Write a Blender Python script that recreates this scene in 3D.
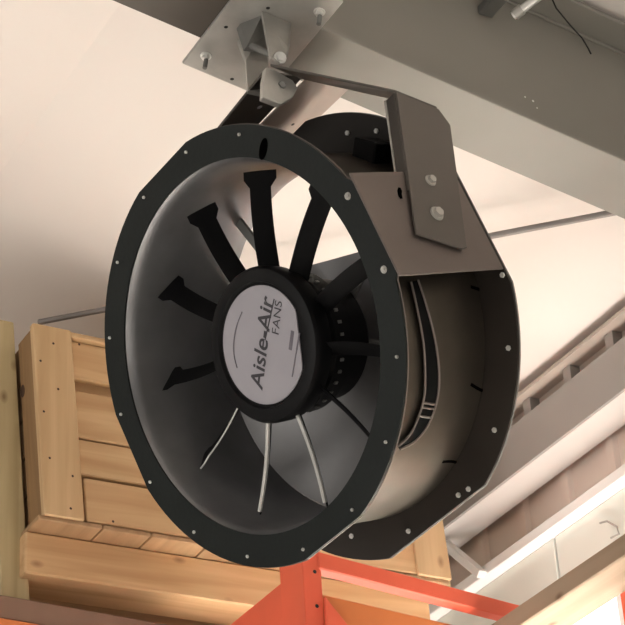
import bpy, bmesh, math, random
from mathutils import Vector, Matrix, Quaternion
random.seed(7)
PI = math.pi
S = bpy.context.scene
COL = S.collection
for o in list(bpy.data.objects):
    bpy.data.objects.remove(o)

# ------------------------------------------------------------------ camera
F = 2200.0                                   # focal length in pixels of the 625 px frame
HORIZ = 1275.0                               # horizon this far below the frame centre
ROLL = 0.07
PITCH = math.atan2(HORIZ, F)
YAW = math.atan2(1472.0, math.hypot(F, HORIZ))
FWD = Vector((math.sin(YAW)*math.cos(PITCH), math.cos(YAW)*math.cos(PITCH), math.sin(PITCH)))
R0 = Vector((math.cos(YAW), -math.sin(YAW), 0))
U0 = R0.cross(FWD)
RIGHT = math.cos(ROLL)*R0 - math.sin(ROLL)*U0
UP = math.sin(ROLL)*R0 + math.cos(ROLL)*U0
EYE = Vector((0, 0, 1.6))
cam = bpy.data.cameras.new('camera')
cam.sensor_width = 36; cam.lens = 36*F/625.0; cam.clip_start = .05; cam.clip_end = 200
co = bpy.data.objects.new('camera', cam); COL.objects.link(co)
M = Matrix((RIGHT, UP, -FWD)).transposed().to_4x4(); M.translation = EYE
co.matrix_world = M
S.camera = co
# ------------------------------------------------------------------ light
S.view_settings.view_transform = 'Standard'
S.view_settings.look = 'None'
S.view_settings.exposure = -0.25
S.view_settings.gamma = 1.0
S.view_settings.use_curve_mapping = False
W = bpy.data.worlds.new('world'); S.world = W; W.use_nodes = True
bg = W.node_tree.nodes['Background']
bg.inputs[0].default_value = (1.0, .93, .86, 1)
bg.inputs[1].default_value = .30

def area(name, loc, target, sx, sy, power, color, spread=180):
    l = bpy.data.lights.new(name, 'AREA'); l.shape = 'RECTANGLE'; l.size = sx; l.size_y = sy
    l.energy = power; l.color = color; l.spread = math.radians(spread)
    o = bpy.data.objects.new(name, l); COL.objects.link(o); o.location = loc
    o.rotation_euler = (Vector(target)-Vector(loc)).to_track_quat('-Z', 'Y').to_euler()
    return o
# added fill from the left, unseen, brightens the right wall and fan interior
area('left_fill', (-5.5, 3.2, 2.1), (3.0, 4.2, 3.6), 4.5, 3.8, 190, (1, .96, .91))
# added fill behind the camera, aimed down so the floor bounces light upward
for lx, ly in ((1.6, -2.6),):
    area('front_floor_fill', (lx, ly, 4.2), (lx, ly, 0), .6, .6, 330, (1, .955, .90), 120)

# added fills under the frame; floor bounce lights the ceiling and beam undersides
for lx, ly in ((2.95, 6.3), (2.95, 5.1), (2.95, 3.9)):
    area('rear_floor_fill', (lx, ly, 2.6), (lx, ly, 0), .6, .6, 270, (1, .95, .89), 150)

area('wall_fill', (2.75, 3.75, 2.5), (3.36, 4.45, 4.2), .4, .4, 7, (1, .95, .89), 90)  # added fill out of view, washes the right wall with light

# ------------------------------------------------------------------ pixel helpers
def ray(x, y): return (FWD + RIGHT*((x-312.5)/F) - UP*((y-312.5)/F))
def on_plane(x, y, n, p):
    d = ray(x, y); n = Vector(n); return EYE + d*((Vector(p)-EYE).dot(n)/d.dot(n))
def on_y(x, y, Y): return on_plane(x, y, (0, 1, 0), (0, Y, 0))
def on_x(x, y, X): return on_plane(x, y, (1, 0, 0), (X, 0, 0))

# ------------------------------------------------------------------ materials
def nodes(m): return m.node_tree.nodes, m.node_tree.links
def mat(name, col, rough=.5, metal=0., var=.12, scale=6., bump=0., bscale=60., stretch=(1, 1, 1), coat=0., spec=.5):
    m = bpy.data.materials.new(name); m.use_nodes = True
    n, l = nodes(m); b = n['Principled BSDF']
    tc = n.new('ShaderNodeTexCoord'); mp = n.new('ShaderNodeMapping'); mp.inputs['Scale'].default_value = stretch
    l.new(tc.outputs['Object'], mp.inputs[0])
    no = n.new('ShaderNodeTexNoise'); no.inputs['Scale'].default_value = scale; no.inputs['Detail'].default_value = 5
    l.new(mp.outputs[0], no.inputs[0])
    cr = n.new('ShaderNodeValToRGB')
    cr.color_ramp.elements[0].position = .3; cr.color_ramp.elements[1].position = .7
    c0 = [max(0, c*(1-var)) for c in col]; c1 = [min(1, c*(1+var)) for c in col]
    cr.color_ramp.elements[0].color = (*c0, 1); cr.color_ramp.elements[1].color = (*c1, 1)
    l.new(no.outputs[0], cr.inputs[0]); l.new(cr.outputs[0], b.inputs['Base Color'])
    b.inputs['Roughness'].default_value = rough; b.inputs['Metallic'].default_value = metal
    b.inputs['Specular IOR Level'].default_value = spec
    if coat: b.inputs['Coat Weight'].default_value = coat
    if bump:
        n2 = n.new('ShaderNodeTexNoise'); n2.inputs['Scale'].default_value = bscale
        l.new(mp.outputs[0], n2.inputs[0])
        bp = n.new('ShaderNodeBump'); bp.inputs['Strength'].default_value = bump; bp.inputs['Distance'].default_value = .01
        l.new(n2.outputs[0], bp.inputs['Height']); l.new(bp.outputs[0], b.inputs['Normal'])
    return m

def wood(name, light, dark, axis):
    """grain runs along the given axis"""
    m = bpy.data.materials.new(name); m.use_nodes = True
    n, l = nodes(m); b = n['Principled BSDF']
    tc = n.new('ShaderNodeTexCoord')
    oi = n.new('ShaderNodeObjectInfo')
    ad = n.new('ShaderNodeVectorMath'); ad.operation = 'MULTIPLY_ADD'
    ad.inputs[1].default_value = (13, 7, 9)
    l.new(oi.outputs['Random'], ad.inputs[0]); l.new(tc.outputs['Object'], ad.inputs[2])
    mp = n.new('ShaderNodeMapping')
    sc = [26, 26, 26]; sc[axis] = 1.6
    mp.inputs['Scale'].default_value = sc
    l.new(ad.outputs[0], mp.inputs[0])
    no = n.new('ShaderNodeTexNoise'); no.inputs['Scale'].default_value = 1.0; no.inputs['Detail'].default_value = 4; no.inputs['Distortion'].default_value = .6
    l.new(mp.outputs[0], no.inputs[0])
    mp2 = n.new('ShaderNodeMapping'); s2 = [9, 9, 9]; s2[axis] = 5
    mp2.inputs['Scale'].default_value = s2; l.new(ad.outputs[0], mp2.inputs[0])
    vo = n.new('ShaderNodeTexVoronoi'); vo.inputs['Scale'].default_value = 1.0; l.new(mp2.outputs[0], vo.inputs[0])
    kr = n.new('ShaderNodeValToRGB'); kr.color_ramp.elements[0].position = .02; kr.color_ramp.elements[1].position = .11
    kr.color_ramp.elements[0].color = (.35, .25, .18, 1); kr.color_ramp.elements[1].color = (1, 1, 1, 1)
    l.new(vo.outputs['Distance'], kr.inputs[0])
    cr = n.new('ShaderNodeValToRGB'); cr.color_ramp.elements[0].position = .32; cr.color_ramp.elements[1].position = .66
    cr.color_ramp.elements[0].color = (*dark, 1); cr.color_ramp.elements[1].color = (*light, 1)
    l.new(no.outputs[0], cr.inputs[0])
    mx = n.new('ShaderNodeMix'); mx.data_type = 'RGBA'; mx.blend_type = 'MULTIPLY'; mx.inputs[0].default_value = .8
    l.new(cr.outputs[0], mx.inputs[6]); l.new(kr.outputs[0], mx.inputs[7])
    hs = n.new('ShaderNodeHueSaturation'); l.new(mx.outputs[2], hs.inputs['Color'])
    mr = n.new('ShaderNodeMapRange'); mr.inputs[3].default_value = .88; mr.inputs[4].default_value = 1.1
    l.new(oi.outputs['Random'], mr.inputs[0]); l.new(mr.outputs[0], hs.inputs['Value'])
    l.new(hs.outputs[0], b.inputs['Base Color'])
    bp = n.new('ShaderNodeBump'); bp.inputs['Strength'].default_value = .25; bp.inputs['Distance'].default_value = .004
    l.new(no.outputs[0], bp.inputs['Height']); l.new(bp.outputs[0], b.inputs['Normal'])
    b.inputs['Roughness'].default_value = .7
    return m

MT = {
 'black': mat('black_painted_steel', (.0065, .0090, .0082), .45, 0., .2, 5, .05, 90, spec=.24),
 'blackrear': mat('black_painted_rear_steel', (.024, .020, .017), .42, 0., .25, 5, spec=.3),
 'blade': mat('dark_blade_metal', (.004, .004, .0045), .5, 0., .25, 8, spec=.08),
 'liner': mat('dark_glossy_duct_liner', (.22, .222, .23), .38, .75, .35, 4, .05, 10),
 'deflector': mat('pale_grey_deflector_metal', (.30, .295, .295), .42, .6, .2, 4, .05, 10),
 'barrel': mat('brown_steel_barrel', (.085, .072, .058), .38, .85, .25, 5, .04, 10),
 'steel': mat('brushed_brown_grey_steel', (.155, .130, .117), .45, .5, .1, 4, .02, 80),
 'steelpale': mat('pale_tan_steel', (.40, .335, .295), .5, .2, .1, 4),
 'steelarm': mat('grey_brown_steel_strap', (.115, .103, .092), .45, .5, .1, 4, .02, 80),
 'void': mat('black_opening', (.001, .001, .001), .9, 0., .1, 10, spec=0.),
 'steeldark': mat('dark_brown_steel', (.10, .09, .08), .45, .5, .15, 6),
 'galv': mat('galvanised_steel', (.44, .43, .40), .45, .45, .15, 14),
 'galvdark': mat('dull_galvanised_steel', (.22, .22, .21), .5, .5, .15, 10),
 'zinc': mat('bright_zinc', (.75, .75, .72), .3, .5, .1, 20),
 'hub': mat('black_hub_plastic', (.004, .004, .0045), .45, 0., .2, 10, spec=.15),
 'label': mat('pale_grey_label', (.31, .30, .33), .5, 0., .04, 8),
 'ink': mat('dark_label_ink', (.03, .028, .035), .6, 0., .05, 8),
 'inkgrey': mat('grey_label_ink', (.11, .10, .12), .6, 0., .05, 8),
 'rafter': mat('grey_rafter_paint', (.25, .238, .212), .5, 0., .06, 3, .02, 40),
 'eavelight': mat('pale_grey_eave_paint', (.62, .59, .56), .5, 0., .04, 3),
 'flangedark': mat('dark_flange_colour', (.075, .062, .050), .55, 0., .08, 3),
 'eave': mat('grey_eave_paint', (.30, .28, .26), .5, 0., .05, 3),
 'white': mat('white_steel_paint', (.87, .86, .84), .45, 0., .03, 3),
 'cream': mat('cream_insulation_facing', (.76, .71, .668), .75, 0., .03, 2.0, .10, 9, stretch=(1, .35, 1)),
 'wallpanel': mat('pink_beige_wall_panel', (.80, .70, .63), .55, 0., .05, 2),
 'wallpale': mat('pale_green_white_panel', (.74, .76, .70), .55, 0., .05, 2),
 'closure': mat('brown_closure_strip', (.42, .36, .31), .7, 0., .1, 5),
 'red': mat('orange_red_rack_paint', (.80, .135, .07), .42, 0., .1, 4),
 'orange': mat('orange_rack_paint', (.66, .20, .06), .45, 0., .1, 4),
 'brownrail': mat('brown_rail_paint', (.22, .125, .085), .5, 0., .12, 5),
 'concrete': mat('concrete_floor', (.50, .48, .455), .6, 0., .12, 1.5, .1, 30),
 'rubber': mat('black_rubber', (.008, .008, .008), .6, 0., .1, 10),
 'knot': mat('dark_wood_knot', (.05, .022, .012), .6, 0., .3, 30),
 'rod': mat('grey_rod', (.22, .20, .19), .5, .3, .1, 10),
}
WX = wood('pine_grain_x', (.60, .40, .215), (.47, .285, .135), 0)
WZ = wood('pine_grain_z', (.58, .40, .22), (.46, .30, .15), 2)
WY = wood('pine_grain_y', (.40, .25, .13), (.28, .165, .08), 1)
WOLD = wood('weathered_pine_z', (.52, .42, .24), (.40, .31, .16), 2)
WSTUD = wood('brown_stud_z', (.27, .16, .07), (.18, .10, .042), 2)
WBEAM = wood('timber_grain_y', (.40, .31, .22), (.31, .235, .16), 1)

# ------------------------------------------------------------------ mesh helpers
def link(name, bm, m, parent=None, smooth=False, loc=None):
    bmesh.ops.recalc_face_normals(bm, faces=bm.faces)
    me = bpy.data.meshes.new(name); bm.to_mesh(me); bm.free()
    if smooth:
        for p in me.polygons: p.use_smooth = True
        me.set_sharp_from_angle(angle=math.radians(35))
    me.materials.append(m)
    o = bpy.data.objects.new(name, me); COL.objects.link(o)
    if loc is not None: o.location = loc
    if parent: o.parent = parent
    return o
def tag(o, label=None, cat=None, group=None, kind=None):
    if label: o['label'] = label
    if cat: o['category'] = cat
    if group: o['group'] = group
    if kind: o['kind'] = kind
    return o
def empty(name, loc, label=None, cat=None, group=None, kind=None):
    o = bpy.data.objects.new(name, None); COL.objects.link(o); o.location = loc; o.empty_display_size = .1
    return tag(o, label, cat, group, kind)
def box_bm(a, b, bevel=.0, bm=None):
    bm = bm or bmesh.new()
    a, b = Vector(a), Vector(b)
    r = bmesh.ops.create_cube(bm, size=1)
    vs = r['verts']
    for v in vs:
        v.co = Vector([(a[i]+b[i])/2 + v.co[i]*(b[i]-a[i]) for i in range(3)])
    if bevel:
        es = list({e for v in vs for e in v.link_edges})
        bmesh.ops.bevel(bm, geom=es, offset=bevel, segments=1, affect='EDGES')
    return bm
def box(name, a, b, m, parent=None, bevel=.002, label=None):
    """box given by world corners; the object origin sits at the box centre"""
    a, b = Vector(a), Vector(b); c = (a+b)/2
    off = parent.location if parent else Vector()
    o = link(name, box_bm(a-c, b-c, bevel), m, parent, loc=c-off)
    if label: o['label'] = label
    return o
def prism_bm(pts, thick, bm=None, bevel=0):
    """closed polygon pts (3D), extruded by vector thick"""
    bm = bm or bmesh.new(); t = Vector(thick)
    a = [bm.verts.new(Vector(p)) for p in pts]; b = [bm.verts.new(Vector(p)+t) for p in pts]
    n = len(pts)
    fs = [bm.faces.new(a), bm.faces.new(b[::-1])]
    for i in range(n): fs.append(bm.faces.new((a[i], b[i], b[(i+1) % n], a[(i+1) % n])))
    if bevel: bmesh.ops.bevel(bm, geom=list({e for f in fs for e in f.edges}), offset=bevel, segments=1, affect='EDGES')
    return bm
def tube_bm(pts, r, n=8, bm=None, caps=True):
    bm = bm or bmesh.new(); pts = [Vector(p) for p in pts]; rings = []
    up = Vector((0.31, .22, .93)).normalized()
    for i, p in enumerate(pts):
        d = (pts[min(i+1, len(pts)-1)]-pts[max(i-1, 0)]).normalized()
        x = d.cross(up).normalized(); y = d.cross(x)
        rr = r[i] if isinstance(r, (list, tuple)) else r
        rings.append([bm.verts.new(p + x*rr*math.cos(2*PI*k/n) + y*rr*math.sin(2*PI*k/n)) for k in range(n)])
    for a, b in zip(rings, rings[1:]):
        for k in range(n): bm.faces.new((a[k], a[(k+1) % n], b[(k+1) % n], b[k]))
    if caps: bm.faces.new(rings[0]); bm.faces.new(rings[-1][::-1])
    return bm
def lathe_bm(prof, n=96, closed=True, bm=None):
    """profile (r, y) turned about local Y"""
    bm = bm or bmesh.new(); rings = []
    for r, y in prof:
        rings.append([bm.verts.new((r*math.cos(2*PI*k/n), y, r*math.sin(2*PI*k/n))) for k in range(n)])
    m = len(prof)
    for i in range(m if closed else m-1):
        a, b = rings[i], rings[(i+1) % m]
        for k in range(n): bm.faces.new((a[k], a[(k+1) % n], b[(k+1) % n], b[k]))
    return bm
def hexbolt_bm(p, nrm, r, h, washer=True):
    bm = bmesh.new(); nrm = Vector(nrm).normalized(); q = nrm.to_track_quat('Z', 'Y'); p = Vector(p)
    def disc(rad, z0, z1, n):
        a = [bm.verts.new(p+q@Vector((rad*math.cos(2*PI*k/n), rad*math.sin(2*PI*k/n), z0))) for k in range(n)]
        b = [bm.verts.new(p+q@Vector((rad*.92*math.cos(2*PI*k/n), rad*.92*math.sin(2*PI*k/n), z1))) for k in range(n)]
        bm.faces.new(a[::-1]); bm.faces.new(b)
        for k in range(n): bm.faces.new((a[k], a[(k+1) % n], b[(k+1) % n], b[k]))
    if washer: disc(r*1.45, -.001, h*.25, 14)
    disc(r, h*.2, h, 6)
    return bm

# ================================================================== setting
SL = .18                                       # roof falls this much per metre towards +X
ZU = 4.5885                                    # rafter underside at x = 0
def z_under(x): return ZU - SL*x
HR = .40
def z_roof(x): return z_under(x) + HR

floor = box('floor', (-9, -7, -.1), (9, 13, 0), MT['concrete'], None, 0)
tag(floor, 'grey concrete warehouse floor', None, None, 'structure')

# ceiling: insulation strips hung between purlin lines
ceil = empty('ceiling', (0, 0, 4.9), 'cream insulation facing under the sloping metal roof', None, None, 'structure')
PURL = [-6.2, -4.62, -3.05, -1.48, .09, 1.655, 3.23]
YS = [-6, -1.5, 1.5, 3.07, 4.78, 7.2, 10, 12.5]
for i in range(len(PURL)-1):
    for j in range(len(YS)-1):
        x0, x1 = PURL[i], PURL[i+1]; y0, y1 = YS[j], YS[j+1]
        bm = bmesh.new(); nx, ny = 22, 14; g = []
        ph = random.random()*6
        for a in range(nx+1):
            row = []
            for b in range(ny+1):
                u, v = a/nx, b/ny
                x = x0+(x1-x0)*u; y = y0+(y1-y0)*v
                sag = -.045*math.sin(PI*u)*(1 if i % 2 == 1 else .8)
                wr = .006*math.sin(9*u+2.3*v*5+ph)*math.sin(PI*u) + .004*math.sin(17*v+ph+4*u)*math.sin(PI*u)
                lap = 0
                row.append(bm.verts.new((x, y, z_roof(x)+.06+sag+wr*math.sin(PI*v)+lap-4.9)))
            g.append(row)
        for a in range(nx):
            for b in range(ny): bm.faces.new((g[a][b], g[a+1][b], g[a+1][b+1], g[a][b+1]))
        link('insulation_strip', bm, MT['cream'], ceil, True)
roofdeck = bmesh.new()
prism_bm([(-6.4, -6.2, z_roof(-6.4)+.16), (3.5, -6.2, z_roof(3.5)+.16), (3.5, 12.7, z_roof(3.5)+.16), (-6.4, 12.7, z_roof(-6.4)+.16)], (0, 0, .03), roofdeck)
for v in roofdeck.verts: v.co.z -= 4.9
link('roof_deck', roofdeck, MT['galv'], ceil)
for x in PURL:
    for y0, y1 in ((-6, 12.5),):
        bm = prism_bm([(x-.03, y0, z_roof(x)+.085-4.9), (x+.03, y0, z_roof(x)+.085-4.9), (x+.03, y0, z_roof(x)+.155-4.9), (x-.03, y0, z_roof(x)+.155-4.9)], (0, y1-y0, 0))
        link('purlin', bm, MT['galv'], ceil)

# right-hand eave wall
XW = 3.36
wall = empty('wall_right', (XW, 4, 0), 'ribbed pinkish metal wall below the eave', None, None, 'structure')
ZG = 4.075
PW = .22
for k in range(36):
    y0 = 1.2 + k*PW
    prof = [(0, 0), (PW*.70, 0), (PW*.76, .010), (PW*.90, .010), (PW*.96, 0), (PW, 0)]
    bm = bmesh.new(); lo = []; hi = []
    for (dy, dx) in prof:
        lo.append(bm.verts.new((-dx, dy, 2.2))); hi.append(bm.verts.new((-dx, dy, 4.50)))
    for a in range(len(prof)-1): bm.faces.new((lo[a], lo[a+1], hi[a+1], hi[a]))
    link('wall_panel', bm, MT['wallpanel'], wall, loc=(0, y0-4, 0))
bm = box_bm((0.05, -9, 0), (.09, 6.5, 4.5)); link('outer_sheet', bm, MT['white'], wall)
for k in range(7):                                   # pale lower panels under the girt
    y0 = 1.2+k*1.1
    box('lower_panel', (XW-.045, y0, .9), (XW-.03, y0+1.09, ZG-.0228), MT['wallpale'], wall)

# eave beam with its light underside
ev = empty('eave_beam', (3.22, 4, 4.2), 'long grey steel eave beam along the top of the ribbed wall', 'beam')
def eavebox(n, a, b, m): return box(n, a, b, m, ev, .001)
eavebox('web', (3.215, -3, 4.235), (3.225, 9, 4.375), MT['eave'])
eavebox('bottom_flange', (3.225, -3, 4.235), (XW-.024, 9, 4.245), MT['eavelight'])
eavebox('top_flange', (3.225, -3, 4.365), (XW-.024, 9, 4.375), MT['eave'])
# closure strip with blocks between beam and roof
cl = empty('trim_1', (3.2, 4, 4.4), 'brown closure strip with small pockets above the eave beam', None, None, 'structure')
box('recess', (3.255, -3, 4.375), (3.27, 9, 4.44), MT['closure'], cl, 0)
box('lip', (3.195, -3, 4.425), (3.26, 9, 4.437), MT['closure'], cl, .001)
k = 0
y = 2.0
while y < 7:
    box('closure_block', (3.222, y, 4.376), (3.255, y+.035, 4.424), MT['eave'], cl, .001); y += .20
# white girt
gi = box('girt', (XW-.085, -3, ZG-.022), (XW-.0235, 9, ZG+.012), MT['white'], None, .003)
gi.name = 'wall_girt'; tag(gi, 'white horizontal girt running along the ribbed wall', 'beam')
# diagonal white brace on the wall
p0 = on_x(441, 543, XW-.12); p1 = on_x(478, 574, XW-.12)
d = (p1-p0).normalized(); sd = Vector((1, 0, 0)).cross(d)*.012
br = link('wall_brace', prism_bm([p0-sd, p1-sd, p1+sd, p0+sd], (.028, 0, 0), None, .002), MT['white'])
tag(br, 'short white diagonal brace meeting the end of the girt', 'brace')
# little hook on the pale panel
h = [on_x(*p, XW-.06) for p in ((600, 523), (607, 521), (617, 527), (619, 534), (611, 538))]
hk = link('wall_hook', tube_bm(h, .003, 6), MT['galv'], None, True); tag(hk, 'small grey wire hook on the pale wall panel', 'hook')

# rafter ---------------------------------------------------------------
YN, YF = 2.986, 3.15
YC = (YN+YF)/2
ra = empty('steel_rafter', (1.7, YC, z_under(1.7)), 'grey steel I-beam rafter the fan hangs from', 'beam')
XA, XB = -5.5, 3.16
def slab(name, y0, y1, h0, h1, x0=XA, x1=XB, m=MT['rafter']):
    pts = []
    for x, hh in ((x0, h0), (x1, h0), (x1, h1), (x0, h1)): pts.append(Vector((x, y0, z_under(x)+hh))-ra.location)
    return link(name, prism_bm(pts, (0, y1-y0, 0), None, .0015), m, ra)
slab('bottom_flange', YN, YF, 0, .010, 1.70, XB)
slab('dark_flange', YN, YF, 0, .010, XA, 1.70, MT['flangedark'])['label'] = 'dark brown-grey flange segment, assumed separate'  # separate segment assumed, darkened to match the dark stretch left of the plate
slab('web', YC-.004, YC+.004, .010, .385)
slab('top_flange', YN, YF, .385, .396)
slab('weld_bead', YC-.011, YC-.004, .377, .385)
for x in (3.0,): slab('stiffener', YN+.01, YC-.004, .010, .385, x, x+.01)

# conduit stub and cable on the rafter web
c0 = on_y(513, 16, YC-.06); c1 = on_y(545, -8, YC-.13); c1 = c0+(c1-c0)*4.2
cd = empty('conduit_stub', c0, 'short silver conduit end poking out by the grey rafter', 'conduit')
link('pipe', tube_bm([Vector(), c1-c0], .0095, 12), MT['zinc'], cd, True)
link('end_collar', tube_bm([(c1-c0)*.012, (c1-c0)*.07], .0125, 12), MT['galv'], cd, True)
link('clamp', box_bm(Vector((-.05, -.01, .028)), Vector((-.015, .055, .05)), .002), MT['galvdark'], cd)
cb = [on_y(x, y, (YN-.012, YN-.008, YN+.02, YC-.03, YC-.015, YC-.0075)[i]) for i, (x, y) in enumerate(((520, -75), (556, 8), (570, 25), (582, 38), (588, 48), (591, 54)))]
tag(link('thin_cable', tube_bm(cb, .0018, 6), MT['rubber'], None, True), 'thin dark cable dangling across the rafter web', 'cable')

for (xx, yy, rr_) in ((525, 97, .0022), (533, 101, .003), (537, 108, .002)):
    link('paint_chip', hexbolt_bm(on_y(xx, yy, YC-.0042)-ra.location, (0, -1, 0), rr_, .0006, False), MT['zinc'], ra)
# diagonal bracing rod under the roof
def on_roof(x, y, h): return on_plane(x, y, (SL, 0, 1), (0, 0, ZU+h))
r0 = on_roof(45, 321, .33); r1 = on_roof(611, 213, .33)
dv = r1-r0
tag(link('bracing_rod', tube_bm([r0-dv*.012, r1+dv*.35], .008, 10), MT['rod'], None, True), 'thin grey bracing rod crossing under the cream ceiling', 'rod')

# ================================================================== hanger bracket on the rafter
FC = Vector((1.701160, 3.204425, 3.637294))
FR = Matrix(((0.35003, 0.92161, -0.16769), (-0.73261, 0.15778, -0.6621), (-0.58374, 0.35461, 0.73041)))
AX = FR @ Vector((0, 1, 0)); q = math.sqrt(.5)
NS = FR @ Vector((q, 0, q)); NT = FR @ Vector((-q, 0, q))
def wl(ax, ns, nt): return FC + AX*ax + NS*ns + NT*nt       # fan axes -> world
PIV = wl(.135, .285, .45)
hb = empty('hanger_bracket', (1.70, 3.06, z_under(1.70)), 'galvanised swivel hanger bolted under the rafter above the fan', 'bracket')
O = hb.location
px0, px1, py0, py1 = 1.607, 1.79, 2.888, 3.232
pts = [Vector((x, y, z_under(x)-.0085))-O for x, y in ((px0, py0), (px1, py0), (px1, py1), (px0, py1))]
link('mount_plate', prism_bm(pts, (0, 0, .008), None, .0015), MT['galv'], hb)
for (x, y) in ((px0+.029, py1-.05), (px1-.03, py1-.05), (px0+.03, py0+.05), (px1-.026, py0+.05)):
    zz = z_under(x)-.0085
    b = link('bolt', hexbolt_bm(Vector((x, y, zz))-O, (-SL, 0, -1), .0085, .009), MT['zinc'], hb)
    link('threaded_end', tube_bm([Vector((x, y, zz-.01))-O, Vector((x-.004, y, zz-.032))-O], .0048, 8), MT['galvdark'], b, True)
# punched holes seen dark on the plate
for (xx, yy) in ((226, 27), (268, 8), (232, 79)):
    p = on_plane(xx, yy, (SL, 0, 1), (0, 0, ZU-.0088))
    link('plate_hole', hexbolt_bm(p-O, (0, 0, -1), .0045, .0008, False), MT['rubber'], hb)
def hz(xx, yy, Y): return on_y(xx, yy, Y)-O
def hp(xx, yy): return on_plane(xx, yy, (SL, 0, 1), (0, 0, ZU-.0095))-O      # on the plate's underside
# far ear (grey-blue column) and near ear (light trapezoid) of the clevis
fe = [hp(238, 40), hp(262, 32)]+[hz(*p, 3.03) for p in ((268, 62), (269, 90), (262, 93), (248, 90), (246, 60))]
link('clevis_ear', prism_bm(fe, (.004, .012, 0)), MT['galv'], hb)
ne = [hp(262, 11), hp(291, 23)]+[hz(*p, 2.945) for p in ((290, 45), (287, 59), (278, 64), (271, 58))]
link('clevis_ear', prism_bm(ne, (.002, .010, 0)), MT['galv'], hb)
base = [hp(240, 24), hp(262, 15)]+[hz(*p, 3.02) for p in ((270, 34), (268, 48), (247, 46))]
link('clevis_neck', prism_bm(base, (-.002, .012, -.004)), MT['galvdark'], hb)
pb = [hz(*p, 2.95) for p in ((266, 67), (276, 71), (293, 80), (298, 88), (293, 97), (281, 104), (263, 97), (264, 80))]
link('pivot_block', prism_bm(pb, (.0, .016, 0), None, .0015), MT['galv'], hb)
link('pivot_bolt', hexbolt_bm(hz(280, 58, 2.944), (-.3, -1, -.4), .009, .012), MT['zinc'], hb)
link('block_bolt', hexbolt_bm(hz(282, 85, 2.949), (-.3, -1, -.4), .006, .006), MT['galvdark'], hb)
link('hanger_pin', tube_bm([hz(252, 46, 3.02), hz(283, 60, 2.95)], .007, 10), MT['galvdark'], hb, True)

# ================================================================== the fan
fan = empty('duct_fan', FC, 'large black round duct fan with dark blades and pale hub label, hung from the rafter', 'fan')
fan.rotation_euler = FR.to_euler()
def L3(ax, ns, nt): return Vector((q*(ns-nt), ax, q*(ns+nt)))   # -> fan local x, y, z
LF = .275
def outline(arc, flats):
    """list of (angle, radius): arcs cut by four flats; flats = {deg: distance}"""
    angs = set(i*3.0 for i in range(120)); 
    for fa, fd in flats.items():
        if fd < arc:
            h = math.degrees(math.acos(fd/arc)); angs |= {(fa-h) % 360, (fa+h) % 360}
    out = []
    for a in sorted(angs):
        r = arc
        for fa, fd in flats.items():
            dd = (a-fa+180) % 360-180
            if abs(dd) < 60: r = min(r, fd/math.cos(math.radians(dd)))
        out.append((math.radians(a), r))
    return out
def plate_bm(out, rin, y0, y1):
    bm = bmesh.new()
    def ring(rr, y): return [bm.verts.new((r*math.cos(a), y, r*math.sin(a))) for (a, _), r in zip(out, rr)]
    ro = [r for _, r in out]; ri = [rin]*len(out)
    A, B, Cc, D = ring(ro, y0), ring(ro, y1), ring(ri, y1), ring(ri, y0)
    n = len(out)
    for P, Q in ((A, B), (B, Cc), (Cc, D), (D, A)):
        for k in range(n): bm.faces.new((P[k], P[(k+1) % n], Q[(k+1) % n], Q[k]))
    return bm
fo = outline(.419, {45: .4185, 135: .410, 225: .410, 315: .410})
# the near flat is built out to meet the side plate
def bump_out(out, c, h, rr):
    o2 = []
    for a, r in out:
        dd = (math.degrees(a)-c+180) % 360-180
        if abs(dd) <= h: r = max(r, rr/math.cos(math.radians(dd)))
        o2.append((a, r))
    return o2
fo = bump_out(fo, 45, 13.6, .4205)
ff = link('front_flange', plate_bm(fo, .357, 0, .006), MT['black'], fan)
ro_ = bump_out(outline(.442, {45: .42, 135: .416, 225: .416, 315: .416}), 45, 12, .42)
rf = link('rear_flange', plate_bm(ro_, .352, LF, LF+.006), MT['blackrear'], fan)
# thin bright cut edges
def edge_bm(out, y, r=.0016, off=.0):
    pts = [Vector(((rr+off)*math.cos(a), y, (rr+off)*math.sin(a))) for a, rr in out]; pts.append(pts[0])
    return tube_bm(pts, r, 5, None, False)
link('cut_edge', edge_bm(fo, .0066), MT['steel'], ff, True)
link('cut_edge', edge_bm(ro_, LF+.0062), MT['galvdark'], rf, True)
# casing: bellmouth inside, barrel outside
link('bellmouth', lathe_bm([(.357, .004), (.352, .012), (.348, .03), (.346, .06), (.345, .12), (.345, LF), (.3475, LF), (.3475, .06), (.352, .03), (.3575, .010)], 120), MT['liner'], fan, True)
barrel = link('barrel', lathe_bm([(.372, .0065), (.366, .03), (.364, .06), (.364, LF-.002), (.3485, LF-.002), (.3485, .06), (.3535, .03), (.359, .0065)], 120), MT['barrel'], fan, True)
# curved double band on the near flank of the barrel
def on_cyl(x, y, r):
    """pixel -> point on the barrel-like cylinder of radius r, fan local"""
    Ri = FR.transposed(); e = Ri@(EYE-FC); d = Ri@ray(x, y)
    a = d.x*d.x+d.z*d.z; b = e.x*d.x+e.z*d.z; c = e.x*e.x+e.z*e.z-r*r
    t = (-b-math.sqrt(max(b*b-a*c, 0)))/a
    return e+d*t
def smooth_pts(pts, n=6):
    out = []
    P = [pts[0]]+list(pts)+[pts[-1]]
    for i in range(1, len(P)-2):
        for k in range(n):
            t = k/n; p0, p1, p2, p3 = P[i-1], P[i], P[i+1], P[i+2]
            out.append(.5*((2*p1)+(-p0+p2)*t+(2*p0-5*p1+4*p2-p3)*t*t+(-p0+3*p1-3*p2+p3)*t**3))
    out.append(P[-2]); return out
lo = [(418, 280), (427, 308), (435, 340), (439, 372), (437, 400), (428, 425), (415, 441), (400, 449)]
li = [(411, 282), (417, 308), (423, 340), (425, 368), (424, 398), (416, 423), (408, 437), (398, 446)]
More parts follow.
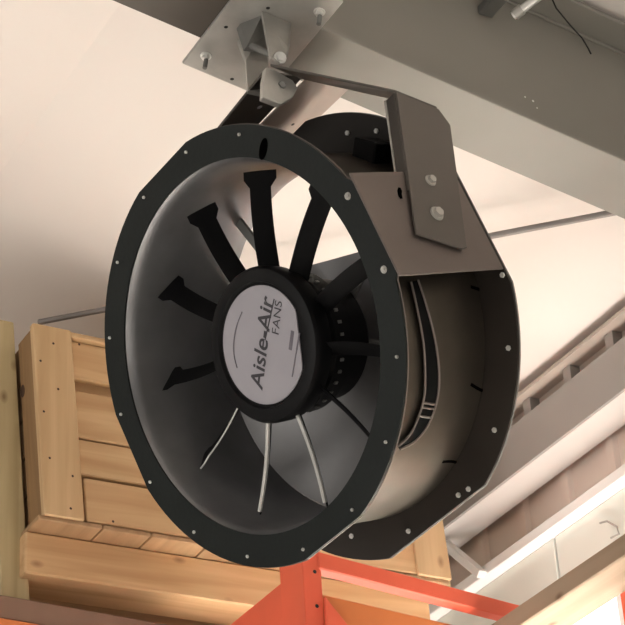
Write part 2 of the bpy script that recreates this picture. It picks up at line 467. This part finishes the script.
Lo = smooth_pts([on_cyl(*p, .372) for p in lo]); Li = smooth_pts([on_cyl(*p, .372) for p in li])
band = link('band_channel', None or bmesh.new(), MT['rubber'], fan) if False else None
bm = bmesh.new()
va = [bm.verts.new(p*1.0) for p in Lo]; vb = [bm.verts.new(p*1.0) for p in Li]
for i in range(len(va)-1): bm.faces.new((va[i], va[i+1], vb[i+1], vb[i]))
bmesh.ops.solidify(bm, geom=list(bm.faces), thickness=.004)
band = link('band_channel', bm, MT['hub'], fan)
link('band_rim', tube_bm(Lo, .0028, 8), MT['steel'], band, True)
link('band_rim', tube_bm(Li, .0024, 8), MT['steel'], band, True)
for t in (.60, .64, .69):
    i = int(t*(len(Lo)-1)); p = Lo[i].lerp(Li[i], .5)
    link('band_clip', tube_bm([Lo[i], p*1.006, Li[i]], .0022, 6), MT['steel'], band, True)
# louvres pressed into the barrel
for pts in (((470, 384), (484, 391), (500, 388)), ((442, 461), (453, 461), (465, 465)), ((470, 287), (484, 291), (497, 292))):
    link('louvre', tube_bm(smooth_pts([on_cyl(*p, .362) for p in pts], 4), .004, 6), MT['void'], barrel, True)
# side plate on the near flat and its slot
sp = link('side_plate', prism_bm([L3(-.004, .4195, .108), L3(LF-.004, .4195, .108), L3(LF-.004, .4195, -.110), L3(-.006, .4195, -.110)], L3(0, .0045, 0), None, .0012), MT['steel'], fan)
sl = [L3(a, .4243, b) for a, b in ((.105, .072), (.100, .073), (.093, .066), (.089, .055), (.091, .048), (.097, .049), (.100, .058), (.105, .065))]
link('tilt_slot', prism_bm(sl, L3(0, .0006, 0)), MT['void'], sp)
# flange bolts; bright zinc heads on the left stand for light through open holes
for i in range(16):
    a = math.radians(123.75+22.5*i)
    if i in (14,): continue
    link('flange_bolt_hole', hexbolt_bm((.40*math.cos(a), -.0005, .40*math.sin(a)), (0, -1, 0), .0052 if i in (12, 13) else .0034, .004, i in (12, 13)), MT['galv'] if i > 7 else MT['zinc'], ff)
for (x, y) in ((348, 133), (377, 131), (503, 275), (509, 348), (495, 430), (469, 489), (459, 495), (409, 531), (352, 536)):
    p = on_plane(x, y, AX, FC+AX*(LF-.001)); lp = FR.transposed()@(p-FC)
    link('flange_bolt_hole', hexbolt_bm(lp, (0, -1, 0), .0055, .004, False), MT['zinc'], rf)
# square dark stub behind the front flange at top
p = on_plane(374, 151, AX, FC+AX*(LF-.02)); lp = FR.transposed()@(p-FC)
link('junction_box', box_bm(lp+Vector((-.03, -.03, -.022)), lp+Vector((.03, .018, .022)), .003), MT['hub'], rf)
# slot grommet in the front flange
p = on_plane(263.5, 149, AX, FC); lp = FR.transposed()@(p-FC)
bm = bmesh.new(); n = 20; vs = []
for k in range(n):
    t = 2*PI*k/n; vs.append(lp+Vector((.010*math.cos(t)+.002*math.sin(t), -.0012, .021*math.sin(t))))
link('slot_grommet', prism_bm(vs, (0, .003, 0)), MT['void'], ff)

# hub -----------------------------------------------------------------
HY = .045
hub = link('motor_hub', lathe_bm([(.0, HY+.006), (.112, HY+.006), (.119, HY+.005), (.122, HY-.002), (.134, HY-.003), (.146, HY+.001), (.151, HY+.010), (.149, .085), (.138, .095), (.0, .095)], 72, False), MT['hub'], fan, True)
link('motor_body', lathe_bm([(.0, .09), (.112, .09), (.118, .13), (.118, .215), (.105, .23), (.0, .23)], 48, False), MT['hub'], fan, True)
tr = link('motor_ring', lathe_bm([(.130, .105), (.137, .110), (.137, .15), (.130, .155), (.10, .155), (.10, .105)], 48), MT['hub'], fan, True)
for k in range(36):
    a = 2*PI*k/36
    c = Vector((math.cos(a), 0, math.sin(a))); t = Vector((-math.sin(a), 0, math.cos(a)))
    o = L = None
    bm = prism_bm([c*.137-t*.003+Vector((0, .121, 0)), c*.137+t*.003+Vector((0, .121, 0)), c*.137+t*.003+Vector((0, .129, 0)), c*.137-t*.003+Vector((0, .129, 0))], c*.003)
    link('cooling_tooth', bm, MT['galvdark'], tr)
# motor struts to the casing at the rear
for sa in (66, 150, 205, 8):
    a = math.radians(sa); c = Vector((math.cos(a), 0, math.sin(a))); t = Vector((-math.sin(a), 0, math.cos(a)))
    yy = Vector((0, .225, 0))
    link('motor_strut', prism_bm([c*.10-t*.010+yy, c*.346-t*.010+yy, c*.346+t*.010+yy, c*.10+t*.010+yy], (0, .008, 0), None, .001), MT['galvdark'], fan)
# dished deflector closing the lower part of the outlet
def chord(x, y): return Ri_@(on_plane(x, y, AX, FC+AX*.262)-FC)
Ri_ = FR.transposed()
ca, cb_ = chord(262, 276), chord(372, 245)
cn = Vector((-(cb_.z-ca.z), 0, cb_.x-ca.x)).normalized()
if cn.z < 0: cn = -cn
bm = bmesh.new(); rr = [.004, .05, .12, .18, .235, .28, .315, .335, .3445]
def dish(r): return .262+.05*(1-(r/.3445)**2)
rings = [[bm.verts.new((r*math.cos(2*PI*k/96), dish(r), r*math.sin(2*PI*k/96))) for k in range(96)] for r in rr]
for A_, B_ in zip(rings, rings[1:]):
    for k in range(96): bm.faces.new((A_[k], A_[(k+1) % 96], B_[(k+1) % 96], B_[k]))
bmesh.ops.bisect_plane(bm, geom=list(bm.verts)+list(bm.edges)+list(bm.faces), plane_co=(ca.x, 0, ca.z), plane_no=cn, clear_outer=True)
bmesh.ops.solidify(bm, geom=list(bm.faces), thickness=.002)
link('outlet_deflector', bm, MT['deflector'], fan, True)
# label on the hub with lettering
Ri = FR.transposed()
def hubpt(x, y, dy=0.):
    p = on_plane(x, y, AX, FC+AX*(HY+dy)); return Ri@(p-FC)
lc = hubpt(264, 344)
LR = .114
def clip_label():
    pts = []
    cpx = hubpt(301, 345).x
    for k in range(72):
        a = 2*PI*k/72; r = LR
        v = Vector((r*math.cos(a), HY+.0035, r*math.sin(a)))
        pts.append(v)
    # straight cut on the side facing right
    nrm = (hubpt(303, 338)-hubpt(226, 350)); nrm.y = 0; nrm.normalize()
    lim = .100
    out = []
    for v in pts:
        dd = v.x*nrm.x+v.z*nrm.z
        if dd > lim: v = v-nrm*(dd-lim)
        out.append(v)
    return out
link('label', prism_bm(clip_label(), (0, .0025, 0)), MT['label'], hub)
def lettering(name, body, a, b, m, shear=0., yscale=1.0, dy=.0028, weight=0.):
    """flat text whose baseline runs from pixel a to pixel b on the hub face"""
    A, B = hubpt(*a), hubpt(*b)
    cu = bpy.data.curves.new(name, 'FONT'); cu.body = body; cu.size = 1; cu.shear = shear; cu.offset = weight
    tmp = bpy.data.objects.new(name, cu); COL.objects.link(tmp)
    bpy.context.view_layer.update()
    me = bpy.data.meshes.new_from_object(tmp.evaluated_get(bpy.context.evaluated_depsgraph_get()))
    bpy.data.objects.remove(tmp)
    xs = [v.co.x for v in me.vertices]; x0, x1 = min(xs), max(xs)
    u = (B-A); Lw = u.length; u.normalize(); k = Lw/(x1-x0)
    vv = Vector((0, -1, 0)).cross(u)                 # letter-up on the face seen from the front
    for v in me.vertices:
        w = A+u*(v.co.x-x0)*k+vv*v.co.y*k*yscale; v.co = Vector((w.x, HY+dy, w.z))
    me.materials.append(m)
    o = bpy.data.objects.new(name, me); COL.objects.link(o); o.parent = hub
    return o
lettering('brand_lettering', 'Aisle-Air', (261, 391), (272, 298), MT['ink'], .10, 1.0, weight=.014)
lettering('fans_lettering', 'FANS', (277.5, 335), (281, 302), MT['ink'])
def stroke(name, a, b, w, m):
    A, B = hubpt(*a), hubpt(*b); u = (B-A).normalized(); v = Vector((0, -1, 0)).cross(u)*w
    for P in (A, B): P.y = HY+.0025
    link(name, prism_bm([A-v, B-v, B+v, A+v], (0, .0008, 0)), m, hub)
stroke('underline', (264, 340), (273, 299), .0012, MT['ink'])
stroke('small_print', (291, 377), (295.5, 350), .0011, MT['inkgrey'])
stroke('small_print', (295.5, 350), (298.5, 333), .0018, MT['inkgrey'])
stroke('print_block', (289, 350), (291.5, 331), .004, MT['inkgrey'])
# curved faint print on the left of the label
arc = [hubpt(x, y) for x, y in ((241, 312), (236, 325), (233, 340), (233, 355), (236, 368))]
for P in arc: P.y = HY+.0027
link('curved_print', tube_bm(smooth_pts(arc, 4), .0012, 4), MT['inkgrey'], hub)

# blades ---------------------------------------------------------------
def blade_bm():
    bm = bmesh.new(); rings = []
    N = 12
    for i in range(N+1):
        u = i/N; r = .140+u*(.334-.140)
        ta = -(.0135+.001*u)                                    # tangential half chord
        ya = .0155-.001*u                                    # axial half chord
        if u > .9: ta *= 1.55; ya *= 1.55
        th = .0045-.0015*u
        sweep = .006*math.sin(PI*u)
        ring = []
        prof = [(-1, 0), (-.7, .8), (-.1, 1.0), (.6, .6), (1, 0), (.6, -.3), (-.1, -.1), (-.7, -.25)]
        L = math.hypot(ta, ya); nx, ny = ya/L, -ta/L          # normal to the chord in the (tangent, axial) plane
        for s, k in prof:
            t = s*ta+nx*th*k+sweep; y = .085+s*ya+ny*th*k
            ring.append(bm.verts.new((r*math.cos(t/r), y, r*math.sin(t/r))))
        rings.append(ring)
    n = len(rings[0])
    for a, b in zip(rings, rings[1:]):
        for k in range(n): bm.faces.new((a[k], a[(k+1) % n], b[(k+1) % n], b[k]))
    bm.faces.new(rings[0]); bm.faces.new(rings[-1][::-1])
    return bm
first = None
for k in range(11):
    a = math.radians(108-360/11*k)
    if first is None:
        o = first = link('blade', blade_bm(), MT['blade'], fan, True)
    else:
        o = first.copy(); COL.objects.link(o); o.parent = fan
    o.rotation_euler = (0, -a, 0)
    if k in (5, 6, 7):  # bright strip paints a reflected glint along the lower blades' front edges
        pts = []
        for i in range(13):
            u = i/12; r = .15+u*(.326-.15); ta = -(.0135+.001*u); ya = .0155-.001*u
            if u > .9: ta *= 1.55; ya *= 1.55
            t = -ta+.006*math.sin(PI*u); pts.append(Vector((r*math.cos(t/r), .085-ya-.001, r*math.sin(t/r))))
        link('edge_highlight', tube_bm(pts, .0045 if k in (5, 6) else .0018, 8), MT['zinc'], o, True)

# yoke: bent strap on the two upper flats ------------------------------------
yk = link('yoke_arm', prism_bm([L3(.213, .4285, .281), L3(.306, .4285, .243), L3(.316, .4285, .205), L3(.190, .4285, -.066), L3(.176, .4285, -.069), L3(.076, .4285, -.032)], L3(0, .005, 0), None, .001), MT['steelarm'], fan)
link('arm_lip', prism_bm([L3(.212, .4285, .283), L3(.118, .4285, .064), L3(.122, .4285, .062), L3(.216, .4285, .281)], L3(0, -.026, 0), None, .0008), MT['steeldark'], yk)
link('lip_edge', tube_bm([L3(.211, .401, .283), L3(.117, .401, .064)], .0022, 6), MT['galv'], yk, True)
link('yoke_bolt', hexbolt_bm(L3(.182, .4338, .080), L3(0, 1, 0), .0085, .009), MT['galv'], yk)
link('yoke_bolt', hexbolt_bm(L3(.154, .4338, .008), L3(0, 1, 0), .0105, .010), MT['galv'], yk)
A = L3(.212, .431, .281); B = L3(.304, .431, .243); G1 = L3(.072, .301, .434); G2 = L3(.190, .262, .434)
th = L3(0, .003, .004)
link('yoke_top', prism_bm([A, B, G2, G1], th, None, .0008), MT['steeldark'], fan)
ya_ = link('yoke_tongue', prism_bm([L3(.085, .265, .442), L3(.196, .262, .442), L3(.200, .05, .442), L3(.107, .05, .442)], L3(0, 0, .006), None, .001), MT['steeldark'], fan)
link('tongue_hole', hexbolt_bm(L3(.156, .160, .4415), L3(0, 0, -1), .006, .0008, False), MT['label'], ya_)
tp = link('yoke_plate', prism_bm([L3(.205, .262, .437), L3(.345, .240, .437), L3(.335, .03, .437), L3(.198, .07, .437)], L3(0, 0, .005), None, .001), MT['steelpale'], fan)
link('plate_hole', hexbolt_bm(L3(.283, .109, .4365), L3(0, 0, -1), .004, .0008, False), MT['rubber'], tp)

# ================================================================== crate on the rack
YCF = 4.50                                       # front face of the crate
cx0, cx1 = 1.813, 2.965
zb, zt = 3.882, 4.405
cr = empty('wooden_crate', ((cx0+cx1)/2, 4.9, 3.70), 'big pine board crate on skids behind the fan on the orange rack', 'crate')
def cbox(n, a, b, m, bev=.003): return box(n, a, b, m, cr, bev)
# front boards (proud pieces per the gaps in the photo), left post to right post
rows = [(4.278, 4.385, 4.518), (4.112, 4.243, 4.516), (4.010, 4.106, 4.515), (zb, 3.998, 4.507)]
for z0, z1, yf in rows: cbox('board', (cx0+.10 if yf != 4.507 else cx0+.113, yf, z0), (cx1-.10, yf+.02, z1), WX)
cbox('backing_board', (cx0+.02, 4.538, zb), (cx1-.02, 4.552, 4.37), WX)
cbox('corner_post', (cx0, YCF, zb-.004), (cx0+.105, YCF+.022, zt), WZ)
cbox('corner_post', (cx1-.105, YCF, zb-.004), (cx1, YCF+.022, zt), WZ)
# left side (faces -X)
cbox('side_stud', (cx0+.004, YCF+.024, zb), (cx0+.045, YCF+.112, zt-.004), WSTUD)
for i in range(5):
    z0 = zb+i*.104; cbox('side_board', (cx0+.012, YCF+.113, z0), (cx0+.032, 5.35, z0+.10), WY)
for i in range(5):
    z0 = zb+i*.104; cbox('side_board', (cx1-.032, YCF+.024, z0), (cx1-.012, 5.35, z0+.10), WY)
cbox('outer_post', (cx0-.075, YCF+.115, 3.69), (cx0-.002, YCF+.24, zt+.062), WOLD)
cbox('outer_post', (cx1-.012, YCF+.03, zb-.02), (cx1+.014, YCF+.12, zt-.1), WOLD)
kp = on_x(28, 392, cx0+.003)
bm = bmesh.new(); n = 14
vs = [kp-cr.location+Vector((0, .013*math.cos(2*PI*k/n), .017*math.sin(2*PI*k/n))) for k in range(n)]
link('knot', prism_bm(vs, (.002, 0, 0)), MT['knot'], cr)
# nail heads on the front post and boards
for (x, y) in ((61, 345), (47, 362), (63, 390), (47, 412), (50, 458), (72, 476), (68, 508), (87, 346), (110, 521)):
    p = on_y(x, y, YCF-.0005)
    link('nail_head', hexbolt_bm(p-cr.location, (0, -1, 0), .0035, .0008, False), MT['knot'], cr)
# lid and deck
for i in range(6):
    y0 = YCF-.01+i*.145; cbox('lid_board', (cx0+.02, y0+.012, 4.386), (cx1-.02, y0+.15, 4.402), WX)
xx = cx0-.005
wds = [.17, .13, .155, .12, .16, .14, .15, .14]
i = 0
while xx < cx1-.01:
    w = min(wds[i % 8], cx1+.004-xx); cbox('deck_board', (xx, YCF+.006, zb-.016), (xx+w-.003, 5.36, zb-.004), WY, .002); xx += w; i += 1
for y0 in (4.578, 4.93, 5.27):
    cbox('skid', (cx0-.01, y0, 3.755), (cx1-.02, y0+.14, zb-.017), WX, .004)
cbox('back_panel', (cx0, 5.37, zb), (cx1, 5.39, zt-.02), WX)
for ch in cr.children:                               # crate sheared a little towards its left end to match leaning image edges
    if ch.name.startswith(('skid', 'deck')): continue
    me = ch.data; zc_ = ch.location.z+cr.location.z
    for v in me.vertices: v.co.x -= .062*(v.co.z+zc_-4.02)

# ================================================================== pallet rack
rk = empty('pallet_rack', (2.5, 4.5, 0), 'orange-red steel pallet rack carrying the wooden crate', 'rack')
def rbox(n, a, b, m, par=None, bev=.002):
    return box(n, a, b, m, rk, bev)
YU = 4.05
pl = on_y(303, 562, YU); pr_ = on_y(320, 552, YU)
ux0, ux1 = pl.x, pr_.x
ZTOP = on_y(312, 538, YU).z; ZST = on_y(281, 582, YU+.116).z
rbox('upright_face', (ux0, YU, 0), (ux1, YU+.004, ZTOP), MT['red'])
rbox('upright_side', (ux0, YU+.004, 0), (ux0+.004, YU+.115, ZTOP), MT['red'])
rbox('upright_side', (ux1-.004, YU+.004, 0), (ux1, YU+.075, ZTOP), MT['red'])
for zz in [on_y(316, py_, YU).z for py_ in (572, 606, 640, 674)]:
    for sx in (.25, .72):
        if (sx < .5): continue
        p = Vector((ux0+(ux1-ux0)*(.62), YU-.0005, zz))
        link('slot_hole', hexbolt_bm(p-rk.location, (0, -1, 0), .0052, .0006, False), MT['rubber'], rk)
# depth strut of the frame
rbox('frame_strut', (ux0+.005, YU+.116, ZST-.34), (ux0+.03, YU+.425, ZST), MT['red'])
rbox('shelf_support', (ux0+.005, YU+.425, ZST-.34), (ux0+.03, 5.5, ZST-.10), MT['red'])
print('strut', ZST, ZTOP, ux0)
# red tie beam running right from the upright
t0 = on_y(318, 551, YU-.005); t1 = on_y(524, 606, YU-.005); dd = t1-t0
link('tie_beam', prism_bm([p-rk.location for p in (t0, t0+dd*1.25, t0+dd*1.25+Vector((0, 0, -.04)), t0+Vector((0, 0, -.043)))], (0, .035, 0), None, .003), MT['red'], rk)
# orange load beam below it
b0 = on_y(322, 594, YU); b1 = on_y(451, 624, YU); dd = b1-b0
link('load_beam', prism_bm([p-rk.location for p in (b0, b0+dd*1.15, b0+dd*1.15+Vector((0, 0, -.11)), b0+Vector((0, 0, -.11)))], (0, .05, 0), None, .003), MT['orange'], rk)
g0 = on_y(325, 596, YU-.012); g1 = on_y(352, 630, YU-.012)
link('gusset', prism_bm([p-rk.location for p in (g0, g1, g1+Vector((0, 0, -.2)), g0+Vector((0, 0, -.25)))], (0, .01, 0), None, .001), MT['red'], rk)
# rail at the left under the crate
b0 = on_y(-30, 589, 4.56); b1 = on_y(150, 621, 4.56); dd = b1-b0
link('crate_rail', prism_bm([p-rk.location for p in (b0-dd*.8, b0+dd*1.15, b0+dd*1.15+Vector((0, 0, -.06)), b0-dd*.8+Vector((0, 0, -.06)))], (0, .06, 0), None, .003), MT['brownrail'], rk)
link('crate_rail_lip', prism_bm([p-rk.location+Vector((0, -.004, -.06)) for p in (b0-dd*.8, b0+dd*1.15, b0+dd*1.15+Vector((0, 0, -.05)), b0-dd*.8+Vector((0, 0, -.05)))], (0, .06, 0), None, .003), MT['orange'], rk)

# hidden shelf added to block floor light from the crate's underside; bearers on it
zs = b0.z-.045
rbox('shade_shelf', (1.25, 4.625, zs-.02), (2.15, 5.48, zs), WX)
rbox('shade_shelf', (2.153, 4.625, zs-.02), (3.05, 5.48, zs), WX)
for xb in (1.95, 2.75): rbox('bearer', (xb, 4.84, zs), (xb+.07, 5.45, 3.7545), WY)

# timber in the lower right, with the red post that carries it
XT = 2.72
ta = on_x(484, 624, XT); tb = on_x(625, 538, XT); tc = on_x(625, 561, XT)
hz_ = abs(tb.z-tc.z)
zc = (ta.z+tb.z)/2
zl = zc-hz_
te = on_plane(625, 592, (0, 0, 1), (0, 0, zl))          # far lower edge of the timber's underside
tm = box('timber_beam', (XT, 1.9, zl), (te.x, 4.25, zc), WBEAM, None, .003)
tag(tm, 'weathered wooden timber slanting through the lower right corner', 'timber')
pp = on_plane(640, 597, (0, 0, 1), (0, 0, zl-.002))
yq = pp.y
pt = empty('rack_post', (XT+.05, yq, 0), 'red steel rack post at the right edge under the timber', 'post')
xq = pp.x
box('post_face', (xq-.055, yq-.06, 0), (xq, yq-.056, zl-.002), MT['red'], pt)
box('post_side', (xq-.004, yq-.056, 0), (xq, yq, zl-.002), MT['red'], pt)
box('post_side', (xq-.055, yq-.056, 0), (xq-.051, yq, zl-.002), MT['red'], pt)
# daylight window low in the wall
wa = on_x(570, 625, XW-.06); wb = on_x(622, 596, XW-.06)
print('window', wa, wb, 'timber', zl, zc, te, pp)
wn = empty('window_1', (XW-.06, 4.6, 3.3), 'bright daylight window low in the wall beyond the timber', None, None, 'structure')
gm = bpy.data.materials.new('daylight_pane'); gm.use_nodes = True
gb = gm.node_tree.nodes['Principled BSDF']; gb.inputs['Base Color'].default_value = (.9, .9, .88, 1)
gb.inputs['Emission Color'].default_value = (1, .97, .93, 1); gb.inputs['Emission Strength'].default_value = 1.6
zt_ = max(wa.z, wb.z)
for y0 in (wb.y-.5, wb.y+.02): box('pane', (XW-.058, y0, zt_-.7), (XW-.05, y0+.5, zt_), gm, wn, 0)
for a, b in (((XW-.064, wb.y-.54, zt_), (XW-.046, wb.y+.56, zt_+.03)), ((XW-.064, wb.y-.54, zt_-.73), (XW-.046, wb.y+.56, zt_-.7)), ((XW-.064, wb.y, zt_-.7), (XW-.046, wb.y+.02, zt_)), ((XW-.064, wb.y-.54, zt_-.7), (XW-.046, wb.y-.5, zt_)), ((XW-.064, wb.y+.52, zt_-.7), (XW-.046, wb.y+.56, zt_))):
    box('window_frame', a, b, MT['white'], wn, .001)
